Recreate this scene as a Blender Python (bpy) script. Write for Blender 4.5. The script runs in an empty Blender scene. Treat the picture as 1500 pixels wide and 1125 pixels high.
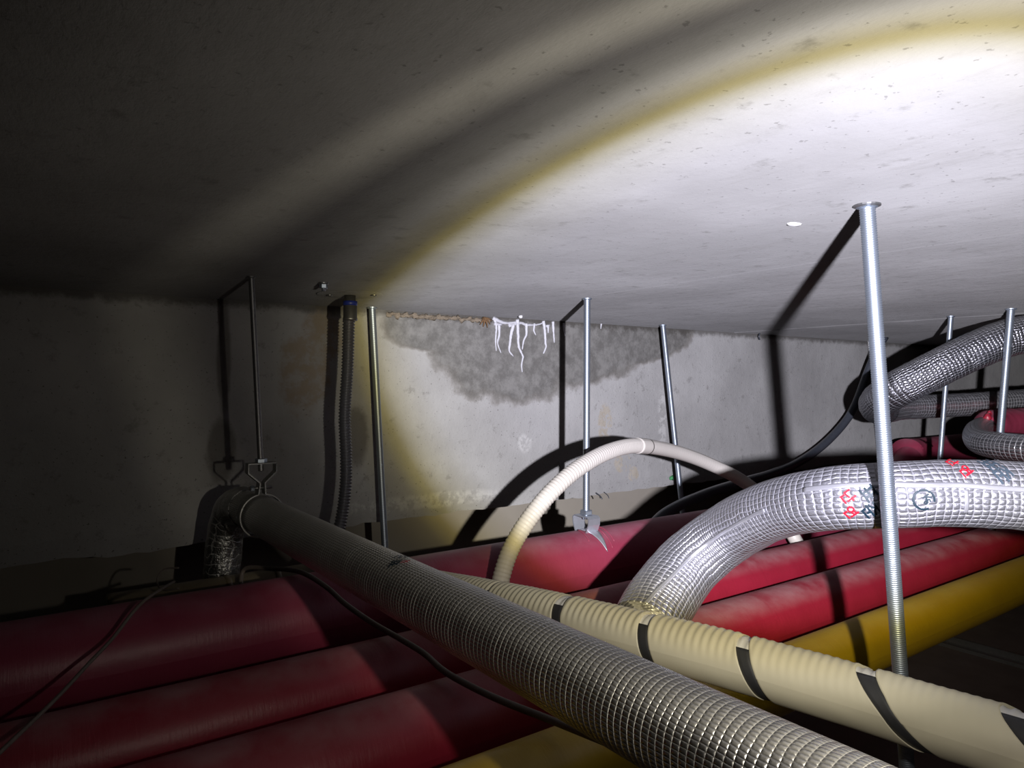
import bpy, bmesh, math, random
from mathutils import Vector, Matrix, noise

random.seed(7)
PI = math.pi
# ------------------------------------------------------------------ camera
# World: X runs along the concrete wall, Y points into the wall, Z is up.
ZO = 0.66                                    # camera height above the suspended ceiling boards
FPX, CX, HY = 1040.0, 750.0, 560.0           # focal length, centre and horizon in 1500x1125 pixels
YAW = math.atan2(1450.0, FPX)                # angle between view axis and the wall direction
CS, SN = math.cos(YAW), math.sin(YAW)
scene = bpy.context.scene
col = scene.collection
cd = bpy.data.cameras.new('camera'); cam = bpy.data.objects.new('camera', cd); col.objects.link(cam)
cam.location = (0, 0, ZO)
cam.rotation_euler = (PI/2, 0, -(PI/2 - YAW))
cd.sensor_width = 36.0; cd.lens = 36.0*FPX/1500.0
cd.shift_y = -(562.5-HY)/1500.0
cd.clip_start = 0.01
scene.camera = cam

# ------------------------------------------------------------------ world, exposure
w = bpy.data.worlds.new('world'); scene.world = w; w.use_nodes = True
w.node_tree.nodes['Background'].inputs[0].default_value = (0.95, 0.9, 1.0, 1)
w.node_tree.nodes['Background'].inputs[1].default_value = 0.002
scene.view_settings.view_transform = 'Standard'; scene.view_settings.look = 'None'
scene.view_settings.exposure = 0.0; scene.view_settings.gamma = 1.0
scene.view_settings.use_curve_mapping = False

# ------------------------------------------------------------------ the hand torch: hot spot, yellow rim, dim spill, outer ring
LP = Vector((0.25, -0.01, ZO-0.028)); LAX = Vector((0.716, 0.675, 0.173)).normalized()
ld = bpy.data.lights.new('torch', 'SPOT'); torch = bpy.data.objects.new('torch', ld); col.objects.link(torch)
torch.location = LP; torch.rotation_euler = LAX.to_track_quat('-Z', 'Y').to_euler()
ld.spot_size = math.radians(176); ld.spot_blend = 0.0; ld.shadow_soft_size = 0.008
ld.energy = 165.0
ld.use_nodes = True
nt = ld.node_tree; nn = nt.nodes; em = nn['Emission']
tc = nn.new('ShaderNodeTexCoord'); sx = nn.new('ShaderNodeSeparateXYZ'); nt.links.new(tc.outputs['Normal'], sx.inputs[0])
ab = nn.new('ShaderNodeMath'); ab.operation = 'ABSOLUTE'; nt.links.new(sx.outputs['Z'], ab.inputs[0])
ac = nn.new('ShaderNodeMath'); ac.operation = 'ARCCOSINE'; nt.links.new(ab.outputs[0], ac.inputs[0])
mr = nn.new('ShaderNodeMath'); mr.operation = 'DIVIDE'; mr.inputs[1].default_value = math.radians(90); nt.links.new(ac.outputs[0], mr.inputs[0])
cr = nn.new('ShaderNodeValToRGB'); nt.links.new(mr.outputs[0], cr.inputs[0])
BEAM = [(0, .88, .87, 1.0, 1.0), (20, .90, .885, 1.0, .93), (26.5, .97, .95, .99, .80), (29.4, 1.0, .93, .74, .54), (30.8, 1.0, .84, .34, .28),
        (32.2, 1.0, .88, .56, .150), (35, 1.0, .94, .82, .115), (38, 1.0, .94, .82, .050), (42, 1.0, .92, .84, .026), (45.8, 1.0, .92, .76, .066), (47.4, 1.0, .92, .76, .064),
        (50, 1.0, .92, .80, .030), (54, 1.0, .92, .80, .022), (62, 1.0, .92, .8, .015), (76, 1.0, .92, .8, .003)]
while len(cr.color_ramp.elements) < len(BEAM): cr.color_ramp.elements.new(.5)
for e, (a, r, g, b, k) in zip(cr.color_ramp.elements, BEAM):
    e.position = max(0, a-.5)/90.0; e.color = (r*k, g*k, b*k, 1)
nt.links.new(cr.outputs[0], em.inputs['Color'])
lf = nn.new('ShaderNodeLightFalloff'); lf.inputs['Strength'].default_value = 1.0      # focused reflector: the beam thins out slower than a bare bulb's
sw = nn.new('ShaderNodeMapRange'); sw.interpolation_type = 'SMOOTHSTEP'; nt.links.new(mr.outputs[0], sw.inputs[0]); sw.inputs[1].default_value = 29/90; sw.inputs[2].default_value = 34/90
fm = nn.new('ShaderNodeMix'); fm.data_type = 'FLOAT'; nt.links.new(sw.outputs[0], fm.inputs[0])       # spill comes straight from the bulb: inverse square
nt.links.new(lf.outputs['Linear'], fm.inputs[2]); nt.links.new(lf.outputs['Quadratic'], fm.inputs[3])
nt.links.new(fm.outputs[0], em.inputs['Strength'])

# ------------------------------------------------------------------ helpers: places
def ray(px, py):
    u = (px-CX)/FPX; v = -(py-HY)/FPX
    return Vector((CS+SN*u, SN-CS*u, v))
O = Vector((0, 0, ZO))
def atY(px, py, y): r = ray(px, py); return O + r*(y/r.y)
def atD(px, py, d): return O + ray(px, py)*d
def atZ(px, py, z): r = ray(px, py); return O + r*(z/r.z)     # z relative to the camera
def proj(p):
    q = p-O; d = q.x*CS+q.y*SN; l = q.x*SN-q.y*CS
    return CX+FPX*l/d, HY-FPX*q.z/d, d
CEIL = ZO+0.2; WALL = 1.80; LOWALL = 2.10; LIP = ZO-0.385

# ------------------------------------------------------------------ helpers: objects
def tag(o, label=None, cat=None, group=None, kind=None):
    if label: o['label'] = label
    if cat: o['category'] = cat
    if group: o['group'] = group
    if kind: o['kind'] = kind
    return o
def thing(name, loc, label, cat, group=None):
    o = bpy.data.objects.new(name, None); col.objects.link(o); o.location = loc; o.empty_display_size = .02
    return tag(o, label, cat, group)
def wpos(o):
    v = Vector((0, 0, 0))
    while o: v += o.location; o = o.parent
    return v
def mesh(name, verts, faces, mat, parent=None, uvs=None, smooth=True, origin=None):
    """one mesh object from world-space vertices"""
    verts = [Vector(v) for v in verts]
    if origin is None:
        origin = sum(verts, Vector())/len(verts)
    origin = Vector(origin)
    me = bpy.data.meshes.new(name)
    me.from_pydata([tuple(v-origin) for v in verts], [], faces)
    if uvs:
        uv = me.uv_layers.new(name='UVMap')
        for p in me.polygons:
            us = [uvs[v] for v in p.vertices]
            for li, vi in zip(p.loop_indices, p.vertices): uv.data[li].uv = uvs[vi]
    if smooth: me.polygons.foreach_set('use_smooth', [True]*len(me.polygons))
    me.materials.append(mat)
    bm = bmesh.new(); bm.from_mesh(me); bmesh.ops.recalc_face_normals(bm, faces=bm.faces); bm.to_mesh(me); bm.free()
    o = bpy.data.objects.new(name, me); col.objects.link(o)
    if parent: o.parent = parent; o.location = origin - wpos(parent)
    else: o.location = origin
    return o
def box(name, a, b, mat, parent=None, bevel=0.0):
    bm = bmesh.new()
    bmesh.ops.create_cube(bm, size=1)
    for v in bm.verts: v.co = Vector([(a[i]+b[i])/2 + v.co[i]*(b[i]-a[i]) for i in range(3)])
    if bevel: bmesh.ops.bevel(bm, geom=bm.edges[:], offset=bevel, segments=2, profile=.5, affect='EDGES')
    bm.verts.index_update()
    vs = [v.co.copy() for v in bm.verts]; fs = [[v.index for v in f.verts] for f in bm.faces]; bm.free()
    return mesh(name, vs, fs, mat, parent, smooth=False)

def catmull(pts, step):
    """smooth curve through nodes, resampled evenly; nodes are Vectors"""
    P = [pts[0]*2-pts[1]] + list(pts) + [pts[-1]*2-pts[-2]]
    out = []
    for i in range(1, len(P)-2):
        p0, p1, p2, p3 = P[i-1:i+3]
        n = max(8, int((p2-p1).length/step*3))
        for k in range(n):
            t = k/n
            out.append(.5*((2*p1)+(p2-p0)*t+(2*p0-5*p1+4*p2-p3)*t*t+(3*p1-p0-3*p2+p3)*t**3))
    out.append(P[-2].copy())
    L = [0.0]
    for a, b in zip(out, out[1:]): L.append(L[-1]+(b-a).length)
    tot = L[-1]; n = max(2, int(round(tot/step))); res = []; j = 0
    for k in range(n+1):
        s = tot*k/n
        while j < len(L)-2 and L[j+1] < s: j += 1
        d = L[j+1]-L[j]; t = (s-L[j])/d if d > 1e-9 else 0
        res.append(out[j].lerp(out[j+1], min(max(t, 0), 1)))
    return res
class Path:
    """centre line with frames; a(ngle) 90 degrees = upward normal"""
    def __init__(self, nodes, step, straight=False, up=Vector((0, 0, 1))):
        self.p = catmull([Vector(n) for n in nodes], step) if not straight else \
            [Vector(nodes[0]).lerp(Vector(nodes[1]), k/max(1, int((Vector(nodes[1])-Vector(nodes[0])).length/step))) for k in range(max(1, int((Vector(nodes[1])-Vector(nodes[0])).length/step))+1)]
        self.s = [0.0]
        for a, b in zip(self.p, self.p[1:]): self.s.append(self.s[-1]+(b-a).length)
        self.t = []
        n = len(self.p)
        for i in range(n): self.t.append((self.p[min(i+1, n-1)]-self.p[max(i-1, 0)]).normalized())
        u = up - self.t[0]*up.dot(self.t[0])
        if u.length < 1e-3: u = Vector((0, -1, 0)) - self.t[0]*Vector((0, -1, 0)).dot(self.t[0])
        u.normalize(); self.u = [u]; 
        for i in range(1, n):
            v = self.u[-1] - self.t[i]*self.u[-1].dot(self.t[i]); v.normalize(); self.u.append(v)
        self.b = [t.cross(u) for t, u in zip(self.t, self.u)]
        self.len = self.s[-1]
    def at(self, s):
        s = min(max(s, 0), self.len); x = s/self.len*(len(self.p)-1); i = min(int(x), len(self.p)-2); f = x-i
        return (self.p[i].lerp(self.p[i+1], f), self.t[i].lerp(self.t[i+1], f).normalized(), self.u[i].lerp(self.u[i+1], f).normalized(), self.b[i].lerp(self.b[i+1], f).normalized())
    def surf(self, s, a, r):
        p, t, u, b = self.at(s); return p + (u*math.sin(a)+b*math.cos(a))*r
def tube(name, path, rad, seg, mat, parent=None, caps=True, s0=None, s1=None, ns=None, shear=None, hollow=0.0):
    """rad: number or f(s, a); s0..s1 sub-range sampled ns times; shear(a, end) shifts the ends along the path"""
    if s0 is None: ss = path.s
    else: ss = [s0+(s1-s0)*k/ns for k in range(ns+1)]
    f = rad if callable(rad) else (lambda s, a: rad)
    r0 = f(ss[len(ss)//2], 0.0)
    V, F, UV = [], [], []
    m = seg+1
    for k, s in enumerate(ss):
        for j in range(m):
            a = 2*PI*j/seg
            s_ = s
            if shear:
                q = k/(len(ss)-1); s_ = s + (1-q)*shear(a, 0) + q*shear(a, 1)
            V.append(path.surf(s_, a, f(s_, a))); UV.append((s_, a*r0))
    n = len(ss)
    for k in range(n-1):
        for j in range(seg):
            F.append((k*m+j, k*m+j+1, (k+1)*m+j+1, (k+1)*m+j))
    if caps:
        for k in (0, n-1):
            c = len(V); V.append(path.at(ss[k])[0]); UV.append((ss[k], 0))
            for j in range(seg): F.append((c, k*m+j, k*m+j+1))
    # weld the lengthwise seam by keeping duplicated vertices (for the pattern) with equal positions
    o = mesh(name, V, F, mat, parent, UV)
    return o
def lathe(name, axis_p, axis_d, prof, seg, mat, parent=None, smooth=True, rot=0.0):
    """prof: (distance along axis, radius) list"""
    d = Vector(axis_d).normalized(); u = d.orthogonal().normalized(); b = d.cross(u)
    V, F = [], []
    for h, r in prof:
        for j in range(seg):
            a = 2*PI*j/seg+rot; V.append(Vector(axis_p)+d*h+(u*math.cos(a)+b*math.sin(a))*r)
    n = len(prof)
    for k in range(n-1):
        for j in range(seg):
            F.append((k*seg+j, k*seg+(j+1) % seg, (k+1)*seg+(j+1) % seg, (k+1)*seg+j))
    F.append(tuple(range(seg))); F.append(tuple((n-1)*seg+j for j in range(seg)))
    return mesh(name, V, F, mat, parent, smooth=smooth)
def band(name, prof, base, ax, ay, az, width, thick, mat, parent=None, closed=False):
    """strip of metal bent along a 2D profile (x along ax, y along ay), 'width' along az"""
    n = len(prof); P = [Vector((x, y)) for x, y in prof]; N = []
    for i in range(n):
        a = P[i-1] if (i > 0 or closed) else P[i]; c = P[(i+1) % n] if (i < n-1 or closed) else P[i]
        t = (c-a).normalized(); N.append(Vector((-t.y, t.x)))
    V, F = [], []
    for p, q in zip(P, N):
        for off in (thick/2, -thick/2):
            for wv in (-width/2, width/2):
                e = p+q*off; V.append(base+ax*e.x+ay*e.y+az*wv)
    for i in range(n if closed else n-1):
        a = i*4; b = ((i+1) % n)*4
        F += [(a, a+1, b+1, b), (a+2, b+2, b+3, a+3), (a, b, b+2, a+2), (a+1, a+3, b+3, b+1)]
    if not closed: F += [(0, 2, 3, 1), ((n-1)*4, (n-1)*4+1, (n-1)*4+3, (n-1)*4+2)]
    return mesh(name, V, F, mat, parent, smooth=False)
def blob(name, c, rx, ry, rz, mat, parent=None, amp=.25, freq=60, sub=2):
    bm = bmesh.new(); bmesh.ops.create_icosphere(bm, subdivisions=sub, radius=1)
    V = []
    for v in bm.verts:
        k = 1+amp*noise.noise(v.co*1.6+Vector(c)*freq)*1.6
        V.append(Vector(c)+Vector((v.co.x*rx, v.co.y*ry, v.co.z*rz))*k)
    bm.verts.index_update(); F = [[v.index for v in f.verts] for f in bm.faces]; bm.free()
    return mesh(name, V, F, mat, parent)

# ------------------------------------------------------------------ materials
class NT:
    def __init__(self, name):
        self.m = bpy.data.materials.new(name); self.m.use_nodes = True; self.t = self.m.node_tree
        self.b = self.t.nodes['Principled BSDF']
    def n(self, typ, **kw):
        x = self.t.nodes.new('ShaderNode'+typ)
        for k, v in kw.items(): setattr(x, k, v)
        return x
    def l(self, a, b): self.t.links.new(a, b)
    def val(self, sock, v):
        if hasattr(v, 'is_linked') or isinstance(v, bpy.types.NodeSocket): self.l(v, sock)
        else: sock.default_value = v
    def math(self, op, a, b=0.0, c=None, clamp=False):
        x = self.n('Math', operation=op, use_clamp=clamp); self.val(x.inputs[0], a); self.val(x.inputs[1], b)
        if c is not None: self.val(x.inputs[2], c)
        return x.outputs[0]
    def coord(self, which='Object', scale=None):
        c = self.n('TexCoord').outputs[which]
        if scale:
            mp = self.n('Mapping'); mp.inputs['Scale'].default_value = scale; self.l(c, mp.inputs[0]); return mp.outputs[0]
        return c
    def noise(self, vec, scale, detail=4, rough=.55, out='Fac'):
        x = self.n('TexNoise'); self.l(vec, x.inputs['Vector']); x.inputs['Scale'].default_value = scale
        x.inputs['Detail'].default_value = detail; x.inputs['Roughness'].default_value = rough
        return x.outputs[out]
    def ramp(self, f, stops):
        x = self.n('ValToRGB'); self.l(f, x.inputs[0])
        while len(x.color_ramp.elements) < len(stops): x.color_ramp.elements.new(.5)
        for e, (p, c) in zip(x.color_ramp.elements, stops):
            e.position = p; e.color = (c, c, c, 1) if not hasattr(c, '__len__') else (*c, 1)
        return x.outputs[0]
    def step(self, f, a, b):
        x = self.n('MapRange', interpolation_type='SMOOTHSTEP'); self.val(x.inputs[0], f); x.inputs[1].default_value = a; x.inputs[2].default_value = b
        return x.outputs[0]
    def mix(self, f, a, b):
        x = self.n('Mix', data_type='RGBA'); self.val(x.inputs[0], f)
        for s, v in ((x.inputs[6], a), (x.inputs[7], b)):
            if isinstance(v, bpy.types.NodeSocket): self.l(v, s)
            else: s.default_value = (*v, 1)
        return x.outputs[2]
    def bump(self, h, strength, dist, prev=None):
        x = self.n('Bump'); x.inputs['Strength'].default_value = strength; x.inputs['Distance'].default_value = dist; self.l(h, x.inputs['Height'])
        if prev: self.l(prev, x.inputs['Normal'])
        self.l(x.outputs[0], self.b.inputs['Normal']); return x.outputs[0]
    def rough_diffuse(self): self.b.inputs['Diffuse Roughness'].default_value = 1.0
    def set(self, color=None, rough=None, metal=None, spec=None):
        for k, v in (('Base Color', color), ('Roughness', rough), ('Metallic', metal), ('Specular IOR Level', spec)):
            if v is None: continue
            s = self.b.inputs[k]
            if isinstance(v, bpy.types.NodeSocket): self.l(v, s)
            elif hasattr(v, '__len__'): s.default_value = (*v, 1)
            else: s.default_value = v
        return self.m
def simple(name, c, rough=.5, metal=0.0, spec=.5, vary=.12, scale=60, bump=0.0):
    k = NT(name); v = k.coord('Object'); n = k.noise(v, scale)
    k.set(k.mix(n, tuple(x*(1-vary) for x in c), tuple(min(1, x*(1+vary)) for x in c)), rough, metal, spec)
    if bump: k.bump(n, .5, bump)
    return k.m

def m_ceiling():
    k = NT('ceiling_concrete'); g = k.n('NewGeometry').outputs['Position']
    n1 = k.noise(g, 2.2, 6, .6); n2 = k.noise(g, 22, 6, .65); n3 = k.noise(g, 140, 3)
    mp = k.n('Mapping'); mp.inputs['Scale'].default_value = (3, .9, 1); k.l(g, mp.inputs[0]); st = k.noise(mp.outputs[0], 9, 6, .7)
    c = k.mix(k.step(n1, .3, .7), (.106, .104, .103), (.142, .140, .139))
    c = k.mix(k.math('MULTIPLY', k.step(st, .5, .75), .35), c, (.085, .082, .078))
    c = k.mix(k.math('MULTIPLY', k.step(n2, .58, .74), .55), c, (.05, .048, .044))
    c = k.mix(k.math('MULTIPLY', k.step(n3, .66, .72), .5), c, (.04, .038, .036))
    k.set(c, .82, 0, .3)
    h = k.math('ADD', k.math('MULTIPLY', st, .7), k.math('ADD', k.math('MULTIPLY', n2, .5), k.math('MULTIPLY', n3, .12)))
    k.bump(h, .6, .008); k.rough_diffuse()
    return k.m
def ell(k, sx, sz, cx, cz, rx, rz):
    a = k.math('POWER', k.math('ABSOLUTE', k.math('DIVIDE', k.math('SUBTRACT', sx, cx), rx)), 2.0)
    b = k.math('POWER', k.math('ABSOLUTE', k.math('DIVIDE', k.math('SUBTRACT', sz, cz), rz)), 2.0)
    return k.math('SUBTRACT', 1.0, k.math('SQRT', k.math('ADD', a, b)))
def m_wall():
    k = NT('wall_concrete'); g = k.n('NewGeometry').outputs['Position']; s = k.n('SeparateXYZ'); k.l(g, s.inputs[0]); X, Zc = s.outputs['X'], s.outputs['Z']
    n1 = k.noise(g, 3, 6, .6); n2 = k.noise(g, 26, 7, .7); n3 = k.noise(g, 150, 3, .6); nb = k.noise(g, 9, 5, .6); n4 = k.noise(g, 48, 5, .65)
    c = k.mix(k.step(n1, .3, .7), (.275, .27, .262), (.36, .355, .345))
    c = k.mix(k.math('MULTIPLY', k.step(n2, .57, .70), .5), c, (.15, .145, .135))
    c = k.mix(k.math('MULTIPLY', k.step(n3, .65, .70), .75), c, (.06, .055, .05))
    wob = k.math('MULTIPLY', k.math('SUBTRACT', nb, .5), .55); wob2 = k.math('MULTIPLY', k.math('SUBTRACT', n2, .5), .12)
    def patch(px, py, rx, ry, k0=1.0):
        a = atY(px, py, WALL); b = atY(px+rx, py, WALL); d = atY(px, py+ry, WALL)
        return k.math('ADD', ell(k, X, Zc, a.x, a.z, abs(b.x-a.x), abs(d.z-a.z)), k.math('MULTIPLY', k.math('ADD', wob, wob2), k0))
    # damp stain with drip edge under the ceiling joint
    wet = k.math('MAXIMUM', patch(752, 470, 118, 124), k.math('MAXIMUM', patch(925, 478, 92, 56), k.math('MAXIMUM', patch(640, 475, 80, 42), patch(840, 478, 120, 88))))
    wm = k.step(wet, .0, .10)
    edge = k.math('MULTIPLY', k.step(wet, -.03, .03), k.math('SUBTRACT', 1.0, k.step(wet, .05, .16)))
    damp = k.mix(k.step(n2, .35, .7), (.085, .081, .073), (.185, .18, .167))
    c = k.mix(k.math('MULTIPLY', wm, .88), c, damp)
    c = k.mix(k.math('MULTIPLY', edge, .35), c, (.14, .125, .105))
    # rusty and pale patches
    rust = k.math('MAXIMUM', patch(447, 545, 42, 70, 1.5), patch(470, 490, 32, 52, 1.4)); rm = k.math('MULTIPLY', k.step(rust, .0, .25), k.math('ADD', .35, k.step(n2, .4, .6)))
    c = k.mix(k.math('MULTIPLY', rm, .6), c, k.mix(n2, (.17, .12, .08), (.36, .30, .22)))
    mould_shadow = k.math('MAXIMUM', patch(325, 660, 26, 70, 1.8), k.math('MAXIMUM', patch(328, 520, 14, 130, 1.2), patch(522, 640, 26, 60, 1.8)))  # mould patches, plus the left rod's shadow painted as the tall dark band
    c = k.mix(k.math('MULTIPLY', k.step(mould_shadow, .1, .5), .6), c, (.06, .05, .038))
    tan = k.math('MAXIMUM', patch(887, 620, 12, 34, 1.3), k.math('MAXIMUM', patch(912, 678, 13, 18, 1.5), patch(928, 695, 9, 12, 1.4)))
    c = k.mix(k.math('MULTIPLY', k.math('MULTIPLY', k.step(tan, .0, .25), k.step(n4, .44, .54)), .9), c, k.mix(n2, (.22, .18, .12), (.44, .41, .36)))
    pale = k.math('MAXIMUM', patch(768, 648, 10, 16, 4.0), k.math('MAXIMUM', patch(970, 620, 7, 80, 1.0), patch(620, 735, 150, 14, 1.2)))
    c = k.mix(k.math('MULTIPLY', k.math('MULTIPLY', k.step(pale, .0, .5), k.step(n4, .42, .58)), .6), c, (.47, .465, .45))
    # darker line along the ceiling joint
    jz = k.math('ADD', k.math('SUBTRACT', CEIL, Zc), k.math('MULTIPLY', k.math('SUBTRACT', n2, .5), .05))
    c = k.mix(k.math('MULTIPLY', k.math('SUBTRACT', 1.0, k.step(jz, .004, .028)), .75), c, (.05, .045, .038))
    k.set(c, .8, 0, .3)
    k.bump(k.math('ADD', k.math('MULTIPLY', n2, .6), k.math('ADD', k.math('MULTIPLY', n3, .2), n1)), .55, .007)
    return k.m
def m_wrap(name, base, dark, dust=(.33, .22, .23), dust_amt=.6, pitch=.055, rough=.42):
    """taped pipe insulation: overlapping spiral turns, dust lying on the upward side"""
    k = NT(name); uv = k.coord('UV'); s = k.n('SeparateXYZ'); k.l(uv, s.inputs[0])
    ob = k.coord('Object'); n1 = k.noise(ob, 14, 6, .6); n2 = k.noise(ob, 90, 5, .7)
    mp = k.n('Mapping'); mp.inputs['Scale'].default_value = (220, 18, 1); k.l(uv, mp.inputs[0]); stre = k.noise(mp.outputs[0], 1.0, 4, .6)
    turn = k.math('FRACT', k.math('ADD', k.math('DIVIDE', s.outputs['X'], pitch), k.math('MULTIPLY', s.outputs['Y'], 2.6)))
    c = k.mix(n1, dark, base)
    up = k.n('SeparateXYZ'); k.l(k.n('NewGeometry').outputs['Normal'], up.inputs[0])
    du = k.math('MULTIPLY', k.step(up.outputs['Z'], .55, 1.0), k.math('MULTIPLY', k.step(n1, .2, .75), dust_amt))
    c = k.mix(du, c, dust)
    c = k.mix(k.math('MULTIPLY', k.step(n2, .62, .75), .3), c, dark)
    k.set(c, k.math('ADD', rough, k.math('MULTIPLY', du, .5)), 0, .5)
    h = k.math('ADD', k.math('MULTIPLY', turn, .5), k.math('ADD', k.math('MULTIPLY', stre, .35), k.math('MULTIPLY', n1, 1.2)))
    k.bump(h, .35, .003)
    return k.m
def m_foil(name, pu, pv, lu, lv, cell, thread, rough=.32, metal=.9, puff=1.0, wr=1.0, dirt=.3, seed=0.0, lw_noise=.5, dust=0.0, vk=.6, rnd=0.0):
    """aluminium foil with a glass-thread scrim: pu along, pv around; lu/lv line widths as a fraction"""
    k = NT(name); uv = k.coord('UV'); ob = k.coord('Object')
    nw = k.noise(ob, 26, 5, .65); nf = k.noise(ob, 120, 4, .65); nl = k.noise(ob, 7, 4, .6)
    ds = k.n('Vector'+'Math', operation='SCALE'); 
    nv = k.n('TexNoise'); k.l(ob, nv.inputs['Vector']); nv.inputs['Scale'].default_value = 30; nv.inputs['Detail'].default_value = 3
    sub = k.n('VectorMath', operation='SUBTRACT'); k.l(nv.outputs['Color'], sub.inputs[0]); sub.inputs[1].default_value = (.5, .5, .5)
    k.l(sub.outputs[0], ds.inputs[0]); ds.inputs['Scale'].default_value = pu*.9*wr
    ad = k.n('VectorMath', operation='ADD'); k.l(uv, ad.inputs[0]); k.l(ds.outputs[0], ad.inputs[1])
    s = k.n('SeparateXYZ'); k.l(ad.outputs[0], s.inputs[0])
    def dist(ch, p):   # 0 on the line, 1 mid-cell
        f = k.math('FRACT', k.math('DIVIDE', s.outputs[ch], p)); return k.math('MULTIPLY', k.math('ABSOLUTE', k.math('SUBTRACT', f, .5)), 2.0)
    du, dv = dist('X', pu), dist('Y', pv)
    lnu = k.math('SUBTRACT', 1.0, k.step(k.math('SUBTRACT', 1.0, du), lu*.5, lu)); lnv = k.math('SUBTRACT', 1.0, k.step(k.math('SUBTRACT', 1.0, dv), lv*.5, lv))
    brk = k.step(nl, .5-lw_noise*.5, .62)
    lnu = k.math('MULTIPLY', lnu, k.math('ADD', .35, k.math('MULTIPLY', brk, .65)))
    if rnd:
        wn = k.n('TexWhiteNoise', noise_dimensions='1D'); k.l(k.math('FLOOR', k.math('DIVIDE', s.outputs['X'], pu)), wn.inputs['W'])
        lnu = k.math('MULTIPLY', lnu, k.math('SUBTRACT', 1.0, k.math('MULTIPLY', k.math('POWER', wn.outputs['Value'], .6), rnd)))
    line = k.math('MAXIMUM', lnu, k.math('MULTIPLY', lnv, vk))
    dm = k.math('MULTIPLY', k.step(nl, .45, .75), dirt)
    c = k.mix(dm, cell, tuple(x*.45 for x in cell))
    c = k.mix(line, c, thread)
    if dust:
        up = k.n('SeparateXYZ'); k.l(k.n('NewGeometry').outputs['Normal'], up.inputs[0])
        dd = k.math('MULTIPLY', k.step(up.outputs['Z'], .35, .95), dust)
    else: dd = 0.0
    c = k.mix(dd, c, (.36, .35, .33))
    k.set(c, k.math('ADD', rough, k.math('MULTIPLY', nf, .15)), k.math('MULTIPLY', metal, k.math('SUBTRACT', 1.0, k.math('MAXIMUM', k.math('MULTIPLY', line, .75), dd))), .5)
    puffh = k.math('MULTIPLY', k.math('MULTIPLY', k.math('SUBTRACT', 1.0, k.math('POWER', du, 3.0)), k.math('SUBTRACT', 1.0, k.math('POWER', dv, 3.0))), puff)
    h = k.math('ADD', puffh, k.math('ADD', k.math('MULTIPLY', nw, 1.6*wr), k.math('MULTIPLY', nf, .5*wr)))
    k.bump(h, .8, .0022)
    return k.m
M = {}
M['ceil'] = m_ceiling(); M['wall'] = m_wall()
M['plaster'] = simple('smooth_plaster', (.27, .245, .205), .7, 0, .3, .08, 12)
M['board'] = simple('board_back', (.12, .098, .088), .9, 0, .2, .3, 16, .002)
M['red'] = m_wrap('crimson_wrap', (.29, .014, .034), (.20, .008, .021))
M['pink'] = m_wrap('mauve_wrap', (.27, .035, .070), (.20, .024, .05), (.30, .17, .21), .5)
M['yellow'] = m_wrap('yellow_wrap', (.50, .33, .010), (.38, .23, .007), (.45, .37, .16), .25)
M['olive'] = m_wrap('olive_wrap', (.15, .12, .075), (.09, .07, .045), (.2, .18, .13), .3)
M['foil_big'] = m_foil('quilted_foil', .0085, .0078, .20, .20, (.50, .50, .56), (.40, .395, .44), .30, .82, 1.0, 1.1, .12)
M['foil_front'] = m_foil('scrim_foil', .0068, .0038, .26, .30, (.46, .455, .45), (.92, .91, .86), .27, .97, .7, .5, .5, lw_noise=.35, dust=.42, vk=.14, rnd=.65)  # dust on top, painted stronger to carry the light on the upper side
M['foil_elbow'] = m_foil('creased_foil', .02, .02, .1, .1, (.40, .40, .40), (.42, .42, .42), .25, .95, .3, 2.2, .6, dust=.35)
M['foil_dark'] = m_foil('crinkled_foil', .0100, .0085, .22, .22, (.27, .27, .30), (.26, .26, .28), .24, .95, 1.0, 1.6, .35, dust=.3)
M['foil_crumple'] = m_foil('crumpled_foil', .012, .012, .1, .1, (.62, .62, .66), (.56, .56, .58), .24, .92, .15, .9, .25)
M['foil_grid'] = m_foil('dotted_foil', .0125, .0105, .16, .16, (.34, .34, .37), (.44, .44, .47), .24, .95, 1.0, .6, .3, dust=.2)
M['tape'] = simple('foil_tape', (.56, .56, .62), .34, .7, .5, .06, 40, .0006)
M['clamp'] = simple('bright_zinc', (.62, .65, .72), .40, .8, .5, .1, 120)
M['zinc'] = simple('zinc_plated_steel', (.38, .43, .50), .42, .88, .5, .08, 200)
M['steel'] = simple('dull_steel', (.24, .24, .24), .42, .85, .5, .2, 120)
M['flex'] = simple('grey_flex_metal', (.14, .14, .155), .40, .5, .5, .15, 150)
M['cream'] = simple('cream_tape', (.62, .575, .43), .5, 0, .45, .05, 30)
M['ivory'] = simple('ivory_plastic', (.50, .47, .43), .45, 0, .45, .05, 30)
M['white'] = simple('white_plastic', (.62, .61, .59), .45, 0, .45, .05, 30)
M['black'] = simple('black_rubber', (.045, .050, .062), .30, 0, .5, .2, 60)
M['strap'] = simple('black_strap', (.030, .030, .032), .6, 0, .4, .3, 80)
M['cable'] = simple('dusty_grey_cable', (.14, .115, .10), .6, 0, .4, .2, 60)
M['lime'] = simple('white_mineral_crust', (.52, .52, .55), .8, 0, .3, .08, 150, .001)
M['bone'] = simple('pale_plaster_lump', (.62, .62, .62), .8, 0, .3, .05, 100)
M['leaf'] = simple('dry_brown_fibre', (.15, .085, .04), .8, 0, .3, .4, 200)
M['mortar'] = simple('crumbly_tan_mortar', (.19, .155, .115), .9, 0, .2, .6, 260, .003)
M['moss'] = simple('green_scrap', (.05, .22, .08), .6, 0, .4, .2, 60)
M['inkred'] = simple('red_ink', (.55, .008, .025), .5, 0, .4, .05, 60)
M['inkblue'] = simple('blue_black_ink', (.006, .020, .034), .5, 0, .4, .05, 60)
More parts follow.
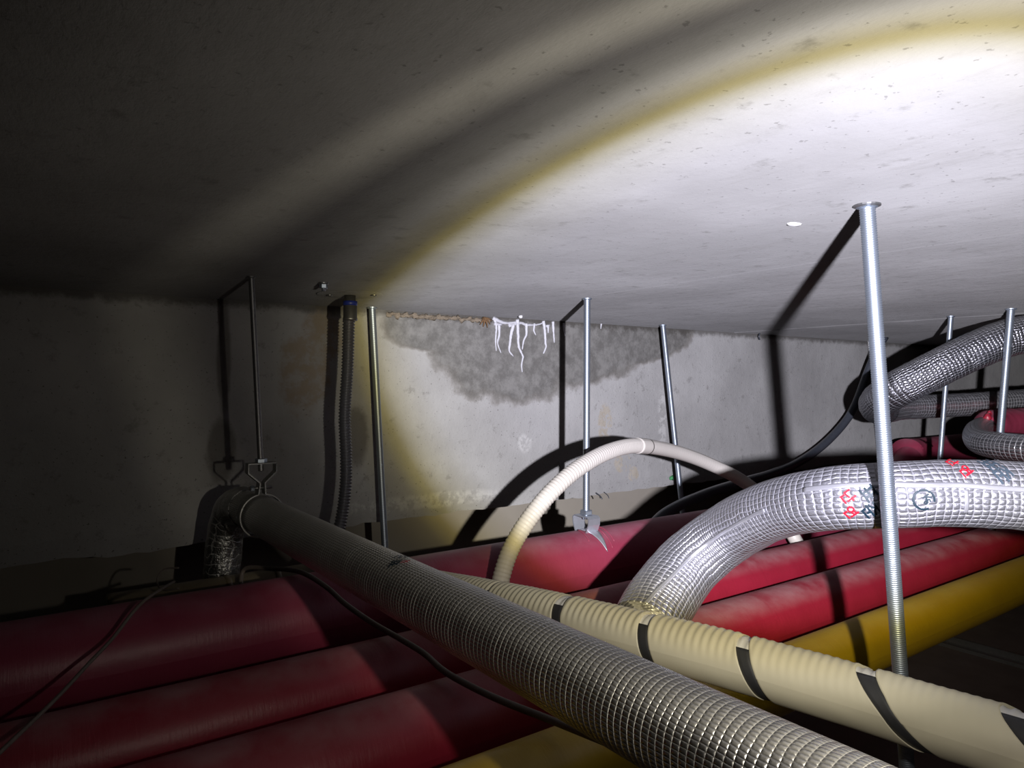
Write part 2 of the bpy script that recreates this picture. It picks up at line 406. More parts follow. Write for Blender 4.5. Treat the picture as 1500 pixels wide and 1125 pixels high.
M['inkgrey'] = simple('faded_blue_ink', (.05, .07, .095), .5, 0, .4, .05, 60)
M['blue'] = simple('blue_plastic_ring', (.02, .035, .25), .4, 0, .5, .05, 60)

# ------------------------------------------------------------------ the setting
X0, X1, Y0 = -2.6, 9.0, -2.4
ceil = box('ceiling', (X0, Y0, CEIL), (X1, LOWALL+.25, CEIL+.15), M['ceil']); tag(ceil, 'bare grey concrete slab lit by a torch beam', 'ceiling', kind='structure')
def ridge(px, py, mat, wd, hgt, y0, y1, seed):
    x = atZ(px, py, .2).x; V, F = [], []; n = 90
    for i in range(n+1):
        y = y0+(y1-y0)*i/n; xo = .006*noise.noise(Vector((y*2.1, seed, 0))); wv = wd*(1+.6*noise.noise(Vector((y*9, seed, 3)))); hv = hgt*(1+.7*noise.noise(Vector((y*13, seed, 7))))
        V += [Vector((x+xo-wv, y, CEIL+.001)), Vector((x+xo, y, CEIL-hv)), Vector((x+xo+wv, y, CEIL+.001))]
        if i: a = 3*(i-1); F += [(a, a+1, a+4, a+3), (a+1, a+2, a+5, a+4)]
    o = mesh('seam_ridge', V, F, mat, ceil, smooth=False); return o
ridge(1280, 372, M['ceil'], .0025, .0012, -.2, 1.22, 1.0); ridge(1300, 471.5, M['ceil'], .004, .003, -.2, 1.79, 5.0)

def wall_grid():
    V, F, nx, nz = [], [], 420, 14
    z1 = CEIL+.002
    for i in range(nx+1):
        x = X0+(X1-X0)*i/nx
        jit = .010*noise.noise(Vector((x*6, 1, 0)))+.007*noise.noise(Vector((x*23, 4, 0)))
        for j in range(nz+1):
            t = j/nz; z = (LIP+jit)*(1-t)+z1*t
            V.append(Vector((x, WALL+.002*noise.noise(Vector((x*2, z*2, 9))) + (.006 if j == 0 else 0), z)))
        V.append(Vector((x, LOWALL+.2, LIP+jit*.4))); 
    m = nz+2
    for i in range(nx):
        for j in range(nz): F.append((i*m+j, (i+1)*m+j, (i+1)*m+j+1, i*m+j+1))
        F.append((i*m, i*m+nz+1, (i+1)*m+nz+1, (i+1)*m))
    return mesh('wall_back', V, F, M['wall'], smooth=False)
wall = wall_grid(); tag(wall, 'stained concrete beam face with damp patch under the ceiling', 'wall', kind='structure')
lw = box('wall_lower', (X0, LOWALL, 0.0), (X1, LOWALL+.15, LIP+.12), M['plaster']); tag(lw, 'smooth beige plastered wall set back below the concrete', 'wall', kind='structure')
# back of the suspended ceiling: boards with a metal channel between them
fl = box('floor', (X0, Y0, -.06), (X1, LOWALL+.15, -.016), M['board']); tag(fl, 'dark brown back of the suspended ceiling under the pipes', 'floor', kind='structure')
edges = [-2.6, -1.7, -.8, .12, 1.04, 1.955, 2.87, 3.8, 4.7, 5.6, 6.5, 7.4, 8.3]
for a, b in zip(edges, edges[1:]):
    for c, d in ((-2.4, -.6), (-.6, 1.2), (1.2, 2.08)):
        box('ceiling_board', (a+.035, c+.003, -.0159), (b-.035, d-.003, -.004), M['board'], fl)
for e in edges[1:]:
    band('furring_channel', [(-.034, -.002), (-.034, .018), (-.030, .018), (-.030, .002), (.030, .002), (.030, .018), (.034, .018), (.034, -.002)], Vector((e, (Y0+2.08)/2, -.013)),
         Vector((1, 0, 0)), Vector((0, 0, 1)), Vector((0, 1, 0)), 2.08-Y0-.02, .0012, M['steel'], fl)

# mineral drips on the wall
DR = [[(724, 467), (727, 478), (726, 500), (727, 514)], [(731, 476), (731, 492), (729, 503), (734, 517)], [(752, 476), (749, 488), (747, 502), (746, 514), (752, 522)],
      [(758, 468), (759, 490), (760, 508), (766, 522), (764, 534), (765, 545)], [(771, 474), (771, 490), (767, 499), (765, 512)], [(783, 474), (782, 484), (785, 491)],
      [(796, 470), (798, 484), (799, 502), (800, 508), (796, 518)], [(803, 476), (803, 488)], [(810, 471), (811, 486), (812, 502)], [(826, 473), (826, 482), (828, 492)], [(881, 472), (880, 482)],
      [(722, 466), (740, 473), (760, 471)], [(745, 477), (762, 473), (772, 476), (790, 475), (797, 471)], [(724, 474), (735, 476)], [(800, 478), (806, 476)]]
for i, d in enumerate(DR):
    P = Path([atY(x, y, WALL-.0025) for x, y in d], .006)
    k = [.0036, .0040, .0052, .0052, .0046, .0036, .0052, .0040, .0044, .0040, .003, .0055, .005, .0055, .004][i]
    tube('mineral_drip', P, lambda s, a, P=P, k=k, i=i: k*(1.15-.75*s/P.len)*(1+.5*noise.noise(Vector((s*160, i*3.3, a)))), 8, M['lime'], wall)
# crumbly mortar bead along the ceiling joint
P = Path([atZ(570, 456, .195), atZ(640, 462, .195), atZ(716, 467, .195)], .006)
for p_ in P.p: p_.y = WALL-.001; p_.z = CEIL-.012
tube('joint_mortar', P, lambda s, a: .0060*max(.15, 1+2.2*noise.noise(Vector((s*75, a*1.3, 2)))), 8, M['mortar'], wall)

# ------------------------------------------------------------------ pipes along the wall
def xpipe(name, y, z, r, x0, x1, mat, label, cat='pipe', seg=40, slope=0.0, sag=.0012, group=None, step=.012):
    t = thing(name, Vector(((x0+x1)/2, y, ZO+z-r)), label, cat, group)
    P = Path([Vector((x0, y, ZO+z)), Vector((x1, y+slope, ZO+z))], step, straight=True)
    def rf(s, a):
        return r*(1+.006*noise.noise(Vector((s*7, math.cos(a)*1.2, math.sin(a)*1.2+y*7)))+.002*noise.noise(Vector((s*40, math.cos(a)*2, math.sin(a)*2)))) 
    o = tube('jacket', P, rf, seg, mat, t)
    return t, P, rf
p1, P1, r1f = xpipe('insulated_pipe', 1.27, -.430, .079, -.9, 3.6, M['pink'], 'thickest red-wrapped pipe, nearest the wall, hung from the swivel clamp')
p2, P2, _ = xpipe('insulated_pipe', 1.03, -.468, .062, -.9, 4.2, M['red'], 'middle red-wrapped pipe between the thickest red pipe and the front red pipe')
p3, P3, _ = xpipe('insulated_pipe', .84, -.471, .062, -.9, 4.2, M['red'], 'front red-wrapped pipe lying beside the yellow pipe')
p4, P4, _ = xpipe('gas_pipe', .66, -.466, .047, -.6, 4.2, M['yellow'], 'yellow-wrapped pipe in front of the red pipes')
p5, P5, _ = xpipe('branch_pipe', 1.535, -.432, .032, .16, .66, M['olive'], 'short olive-brown lagged pipe behind the foil elbow', seg=28)
p6, P6, _ = xpipe('wall_pipe', 1.72, -.575, .042, .3, 3.9, M['olive'], 'olive-brown lagged pipe running low beside the wall')
for s in (.21, .31, .41):      # joint bands on the short pipe
    tube('joint_band', P5, .0335, 28, M['olive'], p5, s0=s, s1=s+.012, ns=2)
# bare foil showing through the split in the red wrap below the clamp
V, F = [], []
for i in range(15):
    a = math.radians(86+64*i/14); wd = .020*(1-i/14)+.0006; xc = 1.152-.020*(i/14)-wd
    for j in range(5):
        q = (j/4-.5)*2; rr = .0812+.0010*noise.noise(Vector((i*.9, j*1.1, 0)))
        V.append(Vector((xc+q*wd, 1.27+math.cos(a)*rr, ZO-.430+math.sin(a)*rr)))
for i in range(14):
    for j in range(4): F.append((i*5+j, i*5+j+1, (i+1)*5+j+1, (i+1)*5+j))
o = mesh('foil_strip', V, F, M['tape'], p1); tag(o, 'bare crinkled silver foil strip')
o.modifiers.new('thick', 'SOLIDIFY').thickness = .001
# lifted folds of wrap beside it
for dx, a1 in ((.030, 60), (.045, 48), (-.020, 40)):
    Pf = Path([Vector((1.128+dx+(-.006 if dx > 0 else -.012)*q/5, 1.27+math.cos(math.radians(86+a1*q/5))*.0795, ZO-.430+math.sin(math.radians(86+a1*q/5))*.0795)) for q in range(6)], .006)
    tube('wrap_fold', Pf, lambda s, a, Pf=Pf: .0026*(1-.7*s/Pf.len), 8, M['pink'], p1)

# raised red pipe further along the wall with its elbow turning down
t = thing('raised_pipe', Vector((3.0, 1.45, ZO-.62)), 'far mauve-red pipe whose elbow rises above the big silver hose', 'pipe')
P = Path([Vector((3.02, 1.42, ZO-.62)), Vector((3.02, 1.42, ZO-.46)), Vector((3.06, 1.43, ZO-.36)), Vector((3.16, 1.45, ZO-.312)), Vector((3.35, 1.45, ZO-.31)), Vector((6.5, 1.45, ZO-.31))], .02)
tube('jacket', P, .072, 36, M['pink'], t)
# red stub with taped end, and the riser at the right
t = thing('capped_pipe', atD(1460, 620, 2.3), 'short red-taped pipe end with a knot beside the right threaded rods', 'pipe')
P = Path([atD(1445, 624, 2.15), atD(1452, 622, 2.2), atD(1490, 619, 2.28), atD(1518, 617, 2.33)], .01)
tube('jacket', P, lambda s, a: .046*min(1, .62+s*7)*(1+.05*noise.noise(Vector((s*30, math.cos(a), math.sin(a))))), 28, M['pink'], t)
blob('knot', atD(1446, 612, 2.14), .012, .012, .014, M['red'], t)
blob('knot', atD(1449, 606, 2.15), .007, .007, .010, M['red'], t)
t = thing('riser_pipe', Vector((2.86, .86, ZO-.402)), 'dark red upright pipe at the far right edge', 'pipe')
Pr = Path([Vector((2.86, .86, ZO-.402)), Vector((2.86, .86, ZO-.02))], .02, straight=True)
tube('jacket', Pr, .05, 28, M['red'], t)

# ------------------------------------------------------------------ foil-clad pipe in front, running away to the wall
FX, FZ, FR = .400, ZO-.253, .0362
t = foil = thing('foil_clad_pipe', Vector((FX, .6, ZO-.29)), 'long dusty foil-clad pipe crossing over the red pipes in a ring hanger', 'pipe')
PF = Path([Vector((FX, -.62, FZ)), Vector((FX, 1.50, FZ))], .006, straight=True)
tube('jacket', PF, lambda s, a: FR*(1+.010*noise.noise(Vector((s*18, math.cos(a)*1.5, math.sin(a)*1.5)))), 56, M['foil_front'], t)
PE = Path([Vector((FX, 1.47, FZ)), Vector((FX, 1.52, FZ-.001)), Vector((FX-.003, 1.580, FZ-.022)), Vector((FX-.008, 1.610, FZ-.075)), Vector((FX-.014, 1.615, FZ-.15)), Vector((FX-.02, 1.615, FZ-.235))], .005)
e = tube('elbow', PE, lambda s, a: (FR+.0015)*(1+.05*noise.noise(Vector((s*40, math.cos(a)*2, math.sin(a)*2)))), 40, M['foil_elbow'], t); tag(e, 'crinkled shiny foil elbow turning down')
# ------------------------------------------------------------------ threaded rods and hangers
def rod(parent, top, bot, r, mat, pitch=.0026, seg=12):
    top, bot = Vector(top), Vector(bot); L = (bot-top).length; n = int(L/pitch); prof = []
    for i in range(n): prof += [(i*pitch, r*.90), (i*pitch+pitch*.35, r), (i*pitch+pitch*.65, r)]
    prof.append((L, r*.9))
    return lathe('threaded_rod', top, bot-top, prof, seg, mat, parent)
def nut(parent, c, d, r, h, mat, name='nut'):
    return lathe(name, Vector(c), d, [(0, r*.9), (h*.12, r), (h*.88, r), (h, r*.9)], 6, mat, parent, smooth=False)
def washer(parent, c, r, h, mat, name='ceiling_anchor'):
    return lathe(name, Vector(c), (0, 0, -1), [(0, r), (h*.6, r), (h, r*.8)], 20, mat, parent, smooth=False)
def hanger(label, top_px, bot, r, mat='zinc', group=None, anchor=True, name='threaded_rod_hanger'):
    a = atZ(*top_px, .2)
    t = thing(name, a, label, 'rod', group)
    rod(t, a+Vector((0, 0, .0)), bot, r, M[mat])
    if anchor: washer(t, a, r*1.4, .004, M[mat]); 
    return t, a
UPY = Vector((0, 1, 0)); UPX = Vector((1, 0, 0)); UPZ = Vector((0, 0, 1))
# near rod
near_bot = Vector((.914, .42, .02))
t, a = hanger('nearest bright threaded rod, standing before the big silver hose', (1270, 300), near_bot, .0088)
washer(t, a, .0145, .003, M['steel'], 'anchor_plate'); nut(t, near_bot, (0, 0, 1), .017, .012, M['zinc'])
# rod with swivel clamp on the thick red pipe
cl = Vector((1.128, 1.27, ZO-.317))
t, a = hanger('threaded rod with bright swivel clamp on the thick red pipe', (860, 437), cl+Vector((0, 0, -.008)), .0082)
nut(t, cl+Vector((0, 0, .003)), (0, 0, 1), .0155, .010, M['zinc'])
yo = [(-.017, -.042), (-.021, -.032), (-.027, -.018), (-.028, -.004), (-.023, .0), (.023, .0), (.028, -.004), (.027, -.018), (.021, -.032), (.017, -.042)]
band('yoke', yo, cl, UPY, UPZ, UPX, .036, .003, M['clamp'], t)
# left rod with ring hanger on the foil-clad pipe
rb = Vector((FX, 1.378, FZ+.098))
t, a = hanger('thin dark threaded rod with ring clamp around the foil-clad pipe', (368, 405), rb+Vector((0, 0, -.014)), .0056, 'steel')
R = FR+.005
prof = [(-.0045, .062), (-.026, .082), (-.026, .099), (.026, .099), (.026, .082), (.0045, .062)]
ring = [(R*math.sin(math.radians(q)), R*math.cos(math.radians(q))) for q in range(8, 353, 6)]
rc = band('ring_clamp', [(.0045, .062), *ring, (-.0045, .062), (-.026, .082), (-.026, .099), (.026, .099), (.026, .082)], Vector((FX, 1.378, FZ)), UPX, UPZ, UPY, .022, .0024, M['steel'], t, closed=True)
nut(t, rb+Vector((0, 0, .002)), (0, 0, 1), .011, .008, M['zinc'])
nut(rc, Vector((FX-.020, 1.378, FZ+.052)), (1, 0, 0), .006, .007, M['zinc'], 'bolt_head')
lathe('clamp_bolt', Vector((FX-.022, 1.378, FZ+.052)), (1, 0, 0), [(0, .003), (.042, .003)], 10, M['steel'], rc)
# rods by the wall
for lab, tp, bp, yy in (('dull threaded rod close to the wall, right of the ribbed conduit', (545, 450), (567, 858), 1.75), ('dark leaning threaded rod by the wall, behind the arched hose', (971, 476), (1005, 800), 1.70)):
    b = atY(*bp, yy-.03)
    t, a = hanger(lab, tp, b, .0094)
    nut(t, b+Vector((0, 0, .012)), (0, 0, 1), .016, .010, M['zinc'])
t, a = hanger('far dark threaded rod beside the thick black hose', (1272, 500), atY(1291, 680, 1.70), .0105, 'steel')
t, a = hanger('far right threaded rod, left of the pair by the foil hose', (1393, 463), Vector((2.345, 1.02, ZO-.408)), .0078)
t, a = hanger('far right threaded rod at the photo edge, right of the pair', (1481, 452), Vector((2.245, .83, ZO-.411)), .0098)

# ------------------------------------------------------------------ ribbed conduit with ceiling plate
a = atZ(513, 431, .2)
t = thing('flexible_conduit', a, 'grey ribbed metal conduit hanging from a round ceiling plate', 'conduit')
cp = lathe('cover_plate', a+Vector((.0, .0, 0)), (0, 0, -1), [(0, .074), (.0016, .074), (.0018, .073)], 40, M['ceil'], t)
cn = lathe('connector', a+Vector((0, 0, -.003)), (-.004, 0, -1), [(0, .0125), (.014, .0125), (.016, .0155), (.050, .0155), (.052, .0165), (.057, .0165)], 24, M['steel'], t)
lathe('lock_ring', a+Vector((0, 0, -.016)), (-.004, 0, -1), [(0, .0158), (.005, .0162), (.010, .0158)], 24, M['blue'], cn)
PC = Path([atY(511, 470, 1.536), atY(509, 540, 1.536), atY(505, 610, 1.536), atY(507, 670, 1.536), atY(506, 715, 1.53), atY(498, 770, 1.52), atY(480, 830, 1.49)], .0014)
tube('ribbed_tube', PC, lambda s, a: .0130+.0016*math.sin(2*PI*s/.0072), 18, M['flex'], t)
for px in (483, 548):
    washer(cp, atZ(px, 430, .2)+Vector((0, 0, -.003)), .006, .003, M['steel'], 'screw')

# ------------------------------------------------------------------ arched drain hose
nodes = [(722, 915, 1.125), (729, 875, 1.12), (736, 840, 1.12), (750, 801, 1.12), (775, 760, 1.12), (810, 718, 1.12), (850, 684, 1.13), (893, 661, 1.16), (935, 653, 1.2), (990, 662, 1.25), (1040, 680, 1.27), (1090, 706, 1.25), (1130, 742, 1.2), (1165, 790, 1.13), (1182, 830, 1.13), (1190, 860, 1.13)]
PA = Path([atY(*n) for n in nodes], .0022)
t = thing('drain_hose', PA.p[0], 'ivory drain hose arching up from the red pipes in front of the wall', 'hose')
best = min(range(len(PA.p)), key=lambda i: abs(proj(PA.p[i])[0]-934)); sj = PA.s[best]
tube('ribbed_section', PA, lambda s, a: .0170+.0009*math.sin(2*PI*s/.0078), 22, M['ivory'], t, s0=0, s1=sj, ns=int(sj/.0022))
tube('coupling', PA, .0190, 22, M['ivory'], t, s0=sj-.002, s1=sj+.05, ns=8)
tube('plain_section', PA, lambda s, a: .0178+.0003*math.sin(2*PI*s/.0105), 22, M['ivory'], t, s0=sj+.05, s1=PA.len, ns=int((PA.len-sj)/.004))

# ------------------------------------------------------------------ ribbed hose bound in cream tape with black straps
hn = [(622, 862, 1.29), (700, 878, 1.19), (760, 891, 1.115), (830, 907, 1.045), (953, 937, .95), (1094, 973, .868), (1270, 1024, .782), (1337, 1045, .752), (1480, 1088, .69), (1600, 1127, .645), (1800, 1195, .57)]
PH = Path([atD(*n) for n in hn], .003)
t = thing('wrapped_hose', PH.p[0], 'thick cream-taped ribbed hose with black straps, across the yellow pipe', 'hose')
HR = .0345
tube('ribbed_core', PH, lambda s, a: HR-.0030+.0014*math.sin(2*PI*s/.0105), 32, M['white'], t)
def sat(px): return PH.s[min(range(len(PH.p)), key=lambda i: abs(proj(PH.p[i])[0]-px))]
gaps = [(sat(731), .008, .10), (sat(831), .016, .2), (sat(953), .015, .25), (sat(1092), .016, .5), (sat(1268), .020, 1.0), (sat(1482), .020, 1.1), (sat(1720), .02, 1.0)]
prev = -.0
def shear_of(k): return lambda a: k*.036*(1-math.sin(a))      # tape edge runs obliquely round the hose
for gi, (sc, wd, k) in enumerate(gaps):
    e0 = gaps[gi-1][2] if gi else 0; s0 = gaps[gi-1][0]+gaps[gi-1][1]/2 if gi else .004; s1 = sc-wd/2
    fade = max(.12, 1-.75*gi/5)
    def rf(s, a, fade=fade, gi=gi):
        up = min(1, max(0, (math.sin(a)-.2)/.55)); up = up*up*(3-2*up)
        return HR+.0015*fade*up*math.sin(2*PI*s/.0105)+.0006*noise.noise(Vector((s*25, math.cos(a)*2, math.sin(a)*2+gi)))
    tube('tape_sleeve', PH, rf, 40, M['cream'], t, caps=True, s0=s0, s1=s1, ns=max(20, int((s1-s0)/.0021)),
         shear=lambda a, e, k0=e0, k1=k: (shear_of(k1)(a) if e else shear_of(k0)(a)))
# which way round faces the camera: straps start part-way down that side
for gi, (sc, wd, k) in enumerate(gaps):
    V, F = [], []; n = 26
    p, tt, u, b = PH.at(sc); side = 1 if b.dot(O-p) > 0 else -1
    for i in range(n+1):
        ang = math.radians(90-(38 if k < .8 else 20)-200*i/n); aa = ang if side > 0 else PI-ang
        for q in (-.62, -.2, .2, .62):
            V.append(PH.surf(sc+q*wd+shear_of(k)(aa), aa, HR-.0012))
    for i in range(n):
        for j in range(3): F.append((i*4+j, i*4+j+1, i*4+j+5, i*4+j+4))
    o = mesh('strap', V, F, M['strap'], t); o.modifiers.new('thick', 'SOLIDIFY').thickness = .0012

# ------------------------------------------------------------------ big quilted foil hose with printed marks
bn = [(944, 924, 1.06), (968, 880, 1.11), (1010, 826, 1.155), (1065, 782, 1.14), (1130, 748, 1.04), (1210, 731, .945), (1310, 725, .900), (1400, 722, .885), (1500, 727, .87), (1640, 742, .84), (2000, 790, .78)]
PB = Path([atD(*n) for n in bn], .0045)
t = bigh = thing('foil_hose', PB.p[0], 'big bright quilted silver hose curving out of the red pipes to the right', 'hose')
def rb_(s, a):
    q = s/.80; base = .0535-.0120*min(1, max(0, (q-.10)/.40))
    return base*(1+.018*noise.noise(Vector((s*16, math.cos(a)*1.4, math.sin(a)*1.4)))+.012*noise.noise(Vector((s*60, math.cos(a)*3, math.sin(a)*3))))
tube('quilted_jacket', PB, rb_, 72, M['foil_big'], t)
def find(P, px, py, rf):
    """surface place (s, angle) of a tube nearest a direction, on the side towards the camera"""
    best = None
    for i in range(0, len(P.p), 2):
        for j in range(0, 120):
            a = 2*PI*j/120; q = P.surf(P.s[i], a, rf(P.s[i], a)); n = q-P.p[i]
            if n.dot(O-q) <= 0: continue
            x, y, d = proj(q); e = (x-px)**2+(y-py)**2
            if best is None or e < best[0]: best = (e, P.s[i], a)
    return best[1], best[2]
def strip(name, P, rf, pts, wd, mat, parent, lift=.0012):
    V, F = [], []; sa = [find(P, *q, rf) for q in pts]
    nodes = catmull([Vector((s, a*.048, 0)) for s, a in sa], .004)
    for i, q in enumerate(nodes):
        d = (nodes[min(i+1, len(nodes)-1)]-nodes[max(i-1, 0)]).normalized(); nrm = Vector((-d.y, d.x, 0))
        for j in (-1, -.33, .33, 1):
            z = q+nrm*(wd*j); a = z.y/.048; V.append(P.surf(z.x, a, rf(z.x, a)+lift))
    for i in range(len(nodes)-1):
        for j in range(3): F.append((i*4+j, i*4+j+1, i*4+j+5, i*4+j+4))
    o = mesh(name, V, F, mat, parent); o.modifiers.new('thick', 'SOLIDIFY').thickness = .0008; return o
strip('seam_tape', PB, rb_, [(1180, 718), (1230, 713), (1290, 709), (1350, 711), (1410, 713), (1470, 716), (1540, 720)], .0040, M['tape'], t)
strip('seam_tape', PB, rb_, [(945, 886), (985, 845), (1030, 803), (1075, 772), (1120, 748)], .0030, M['tape'], t)
strip('cross_tape', PB, rb_, [(1414, 716), (1413, 728), (1414, 742), (1412, 752)], .0028, M['tape'], t)

def text_mesh(body):
    cu = bpy.data.curves.new('mark', 'FONT'); cu.body = body; cu.size = 1.0; cu.align_x = 'CENTER'; cu.resolution_u = 3
    cu.offset = .025
    o = bpy.data.objects.new('mark', cu); col.objects.link(o)
    dg = bpy.context.evaluated_depsgraph_get(); me = o.evaluated_get(dg).to_mesh()
    bm = bmesh.new(); bm.from_mesh(me); o.evaluated_get(dg).to_mesh_clear()
    bpy.data.objects.remove(o); bpy.data.curves.remove(cu)
    for q in range(1): bmesh.ops.triangulate(bm, faces=bm.faces)
    bmesh.ops.subdivide_edges(bm, edges=[e for e in bm.edges if e.calc_length() > .15], cuts=2)
    bmesh.ops.triangulate(bm, faces=bm.faces)
    bm.verts.index_update()
    V = [(v.co.x, v.co.y) for v in bm.verts]; F = [tuple(v.index for v in f.verts) for f in bm.faces]; bm.free()
    return V, F
def mark(body, P, rf, px, py, size, rot, mat, parent, name='printed_mark', lift=.0016, shape=None):
    V, F = shape if shape else text_mesh(body)
    s0, a0 = find(P, px, py, rf); r = rf(s0, a0)
    # local screen-like axes on the surface: along the path and around it, turned so the print is not mirrored
    p, tt, u, b = P.at(s0)
    d0 = P.surf(s0, a0, r); ds = (P.surf(s0+.004, a0, r)-d0); da = (P.surf(s0, a0+.06, r)-d0)
    nrm = (d0-p).normalized(); flip = 1 if ds.cross(da).dot(nrm) > 0 else -1
    c, s = math.cos(rot), math.sin(rot); W = []
    for x, y in V:
        X, Y_ = (x*c-y*s)*size*.8, (x*s+y*c)*size
        a = a0+flip*Y_/r; W.append(P.surf(s0+X, a, rf(s0+X, a)+lift))
    o = mesh(name, W, F, mat, parent, smooth=False); return o
for body, px, py, sz, rot, m in (('난', 1232, 733, .0170, -1.0, 'inkred'), ('연', 1247, 752, .0170, -1.0, 'inkred'), ('표', 1264, 729, .022, -1.0, 'inkblue'), ('준', 1274, 752, .022, -1.0, 'inkblue'),
                                ('난', 1388, 681, .0180, -1.0, 'inkred'), ('연', 1405, 695, .0180, -1.0, 'inkred'), ('표', 1443, 682, .027, -1.0, 'inkgrey'), ('준', 1458, 701, .027, -1.0, 'inkgrey'),
                                ('K', 1352, 732, .012, -1.0, 'inkblue'), ('S', 1355, 738, .011, -1.0, 'inkblue')):
    mark(body, PB, rb_, px, py, sz, rot, M[m], t)
def ring_shape(r0, r1, a0, a1, n=40):
    V, F = [], []
    for i in range(n+1):
        a = a0+(a1-a0)*i/n; V += [(math.cos(a)*r0, math.sin(a)*r0), (math.cos(a)*r1, math.sin(a)*r1)]
        if i: q = 2*(i-1); F.append((q, q+1, q+3, q+2))
    return V, F
mark('', PB, rb_, 1351, 733, .0125, 0, M['inkblue'], t, shape=ring_shape(.8, 1.0, -.25, 5.1))
# faded print on the foil-clad pipe
rff = lambda s, a: FR*1.01
for body, px, py, sz, rot, m in (('표', 571, 826, .020, 2.2, 'inkblue'), ('준', 580, 815, .020, 2.2, 'inkblue'), ('연', 590, 822, .012, 2.2, 'inkred')):
    mark(body, PF, rff, px, py, sz, rot, M[m], foil, lift=.0012)

# ------------------------------------------------------------------ darker foil hoses at the far right
PU = Path([atD(1800, 488, 1.8), atD(1600, 486, 1.92), atD(1540, 486, 1.97), atD(1480, 494, 2.0), (atD(1420, 517, 2.02)), atD(1360, 546, 2.05), atD(1310, 572, 2.1), atD(1287, 589, 2.2), atD(1290, 598, 2.32), atD(1320, 597, 2.42), atD(1370, 595, 2.48), atD(1440, 591, 2.53), atD(1510, 586, 2.58), atD(1570, 582, 2.62), atD(1750, 572, 2.75)], .007)
t = thing('foil_hose', PU.p[0], 'dark crinkled foil hose doubling back on itself below the ceiling at right', 'hose')
su = PU.s[min(range(len(PU.p)), key=lambda i: abs(proj(PU.p[i])[2]-2.33))]
tube('crinkled_jacket', PU, lambda s, a: .0535*(1+.03*noise.noise(Vector((s*30, math.cos(a)*2, math.sin(a)*2)))+.02*noise.noise(Vector((s*110, math.cos(a)*5, math.sin(a)*5)))), 44, M['foil_dark'], t, s0=0, s1=su, ns=int(su/.006))
tube('crumpled_section', PU, lambda s, a: (.041+.008*max(0, 1-(s-su)/.15))*(1+.03*noise.noise(Vector((s*30, math.cos(a)*2, math.sin(a)*2)))+.035*noise.noise(Vector((s*60, math.cos(a)*4, math.sin(a)*4)))), 44, M['foil_crumple'], t, s0=su-.01, s1=PU.len, ns=int((PU.len-su)/.006))
PV = Path([atD(1850, 700, 1.45), atD(1640, 672, 1.62), atD(1560, 664, 1.72), atD(1500, 657, 1.8), atD(1455, 652, 1.9), atD(1434, 645, 2.0), atD(1432, 634, 2.1), atD(1443, 627, 2.17)], .007)
t = thing('foil_hose', PV.p[0], 'small grey foil hose bending back to the red-taped pipe end', 'hose')
tube('crinkled_jacket', PV, lambda s, a: .036*(1+.02*noise.noise(Vector((s*30, math.cos(a)*2, math.sin(a)*2)))), 40, M['foil_grid'], t)

# ------------------------------------------------------------------ hoses, cables, wires
PK = Path([atY(1296, 494, 1.60)+Vector((0, 0, .0)), atY(1285, 512, 1.61), atY(1271, 545, 1.63), atY(1254, 590, 1.65), atY(1238, 618, 1.66), atY(1208, 650, 1.66), atY(1172, 676, 1.65), atY(1130, 694, 1.62), atY(1085, 707, 1.58), atY(1030, 725, 1.52), atY(975, 752, 1.46), atY(940, 790, 1.42)], .012)
t = thing('black_hose', PK.p[0], 'thick black hose dropping from the ceiling and curving along the wall', 'hose')
tube('sheath', PK, .0165, 18, M['black'], t)
PQ = Path([atD(352, 868, 1.40), atD(358, 834, 1.43), atD(395, 833, 1.38), atD(440, 838, 1.272), atD(478, 860, 1.245), atD(505, 884, 1.195), atD(545, 912, 1.16), atD(590, 938, 1.075), atD(622, 958, 1.03), atD(655, 986, .96), atD(720, 1020, .90), atD(800, 1052, .84), atD(870, 1080, .765), atD(940, 1108, .70), atD(1020, 1140, .62)], .008)
tag(tube('cable', PQ, .0044, 10, M['cable']), 'dusty grey cable drooping over the red pipes under the foil-clad pipe', 'cable')
PW = Path([atD(255, 852, 1.27), atD(222, 872, 1.11), atD(198, 893, 1.065), atD(165, 935, 1.02), atD(130, 972, .955), (atD(95, 1010, .90)), atD(60, 1045, .845), atD(0, 1102, .745), atD(-60, 1160, .66)], .01)
tag(tube('wire', PW, .0026, 8, M['cable']), 'thin dark wire lying slantwise over the red pipes at left', 'wire')
PL = Path([atD(262, 832, 1.33), atD(240, 834, 1.33), atD(230, 850, 1.32), atD(238, 864, 1.29), atD(262, 862, 1.28)], .004)
tag(tube('wire_loop', PL, .0016, 6, M['cable']), 'small loop of wire beside the foil elbow', 'wire')

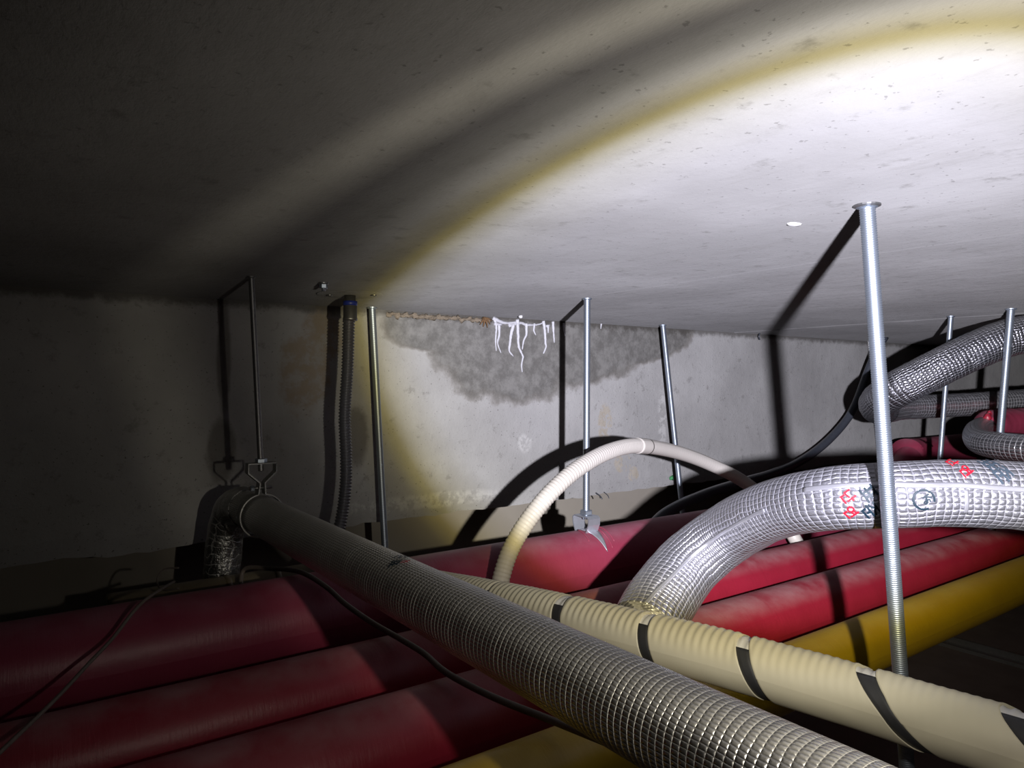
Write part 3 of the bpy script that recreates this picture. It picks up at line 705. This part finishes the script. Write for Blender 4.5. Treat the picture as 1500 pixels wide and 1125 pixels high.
# ------------------------------------------------------------------ small things on slab and wall
a = atZ(474, 414, .2); t = thing('drop_in_anchor', a, 'small steel anchor stub in the slab, left of the conduit', 'anchor')
washer(t, a, .0105, .004, M['steel'], 'flange'); nut(t, a+Vector((0, 0, -.012)), (0, 0, 1), .008, .009, M['zinc']); lathe('stud', a, (0, 0, -1), [(0, .004), (.017, .004)], 10, M['zinc'], t)
tag(blob('plaster_lump', atZ(1163, 328, .2), .012, .009, .003, M['bone'], amp=.2), 'small white plaster lump stuck to the slab', 'lump')
tag(blob('plaster_bead', atZ(757, 463, .2)+Vector((0, -.02, -.003)), .006, .006, .006, M['bone'], amp=.2), 'tiny pale bead at the ceiling joint above the white drips', 'lump')
t = thing('dry_leaf', atY(714, 472, WALL), 'curled brown dry scrap at the ceiling joint left of the white drips', 'leaf')
for i, (dx, dy) in enumerate(((-7, 6), (-2, 9), (4, 10), (8, 5), (10, 0))):
    q0 = atY(708, 466, WALL-.004); q1 = atY(710+dx, 470+dy, WALL-.012); Pq = Path([q0, (q0+q1)/2+Vector((0, -.006, .002)), q1], .004)
    tube('blade', Pq, lambda s, a, Pq=Pq: .0042*(1-.85*s/Pq.len)+.0004, 6, M['leaf'], t)
tag(blob('green_scrap', atY(984, 700, WALL-.004), .009, .005, .009, M['moss'], amp=.6), 'small green scrap on the wall beside the leaning rod', 'scrap')
for i, (p, q) in enumerate((((873, 722), (882, 731)), ((885, 721), (892, 730)))):  # small shadows below the concrete edge, modelled as black strokes
    A = atY(*p, WALL+.0); B = atY(*q, WALL-.03); Pq = Path([A, (A+B)/2+Vector((0, -.006, 0)), B], .004)
    tag(tube('dark_stub', Pq, .0022-.0006*i, 6, M['black']), 'thin black stroke shaped as a small shadow under the concrete edge, %s of the pair' % ('left', 'right')[i], 'wire', 'modelled shadow strokes under the concrete edge')
A = atZ(1113, 488, .2); Pq = Path([A+Vector((0, 0, .001)), A+Vector((-.006, 0, -.014)), A+Vector((.002, .002, -.026))], .004)
tag(tube('dark_stub', Pq, .003, 6, M['black']), 'stub of black tie wire hanging from the slab near the nearest rod shadow', 'wire')
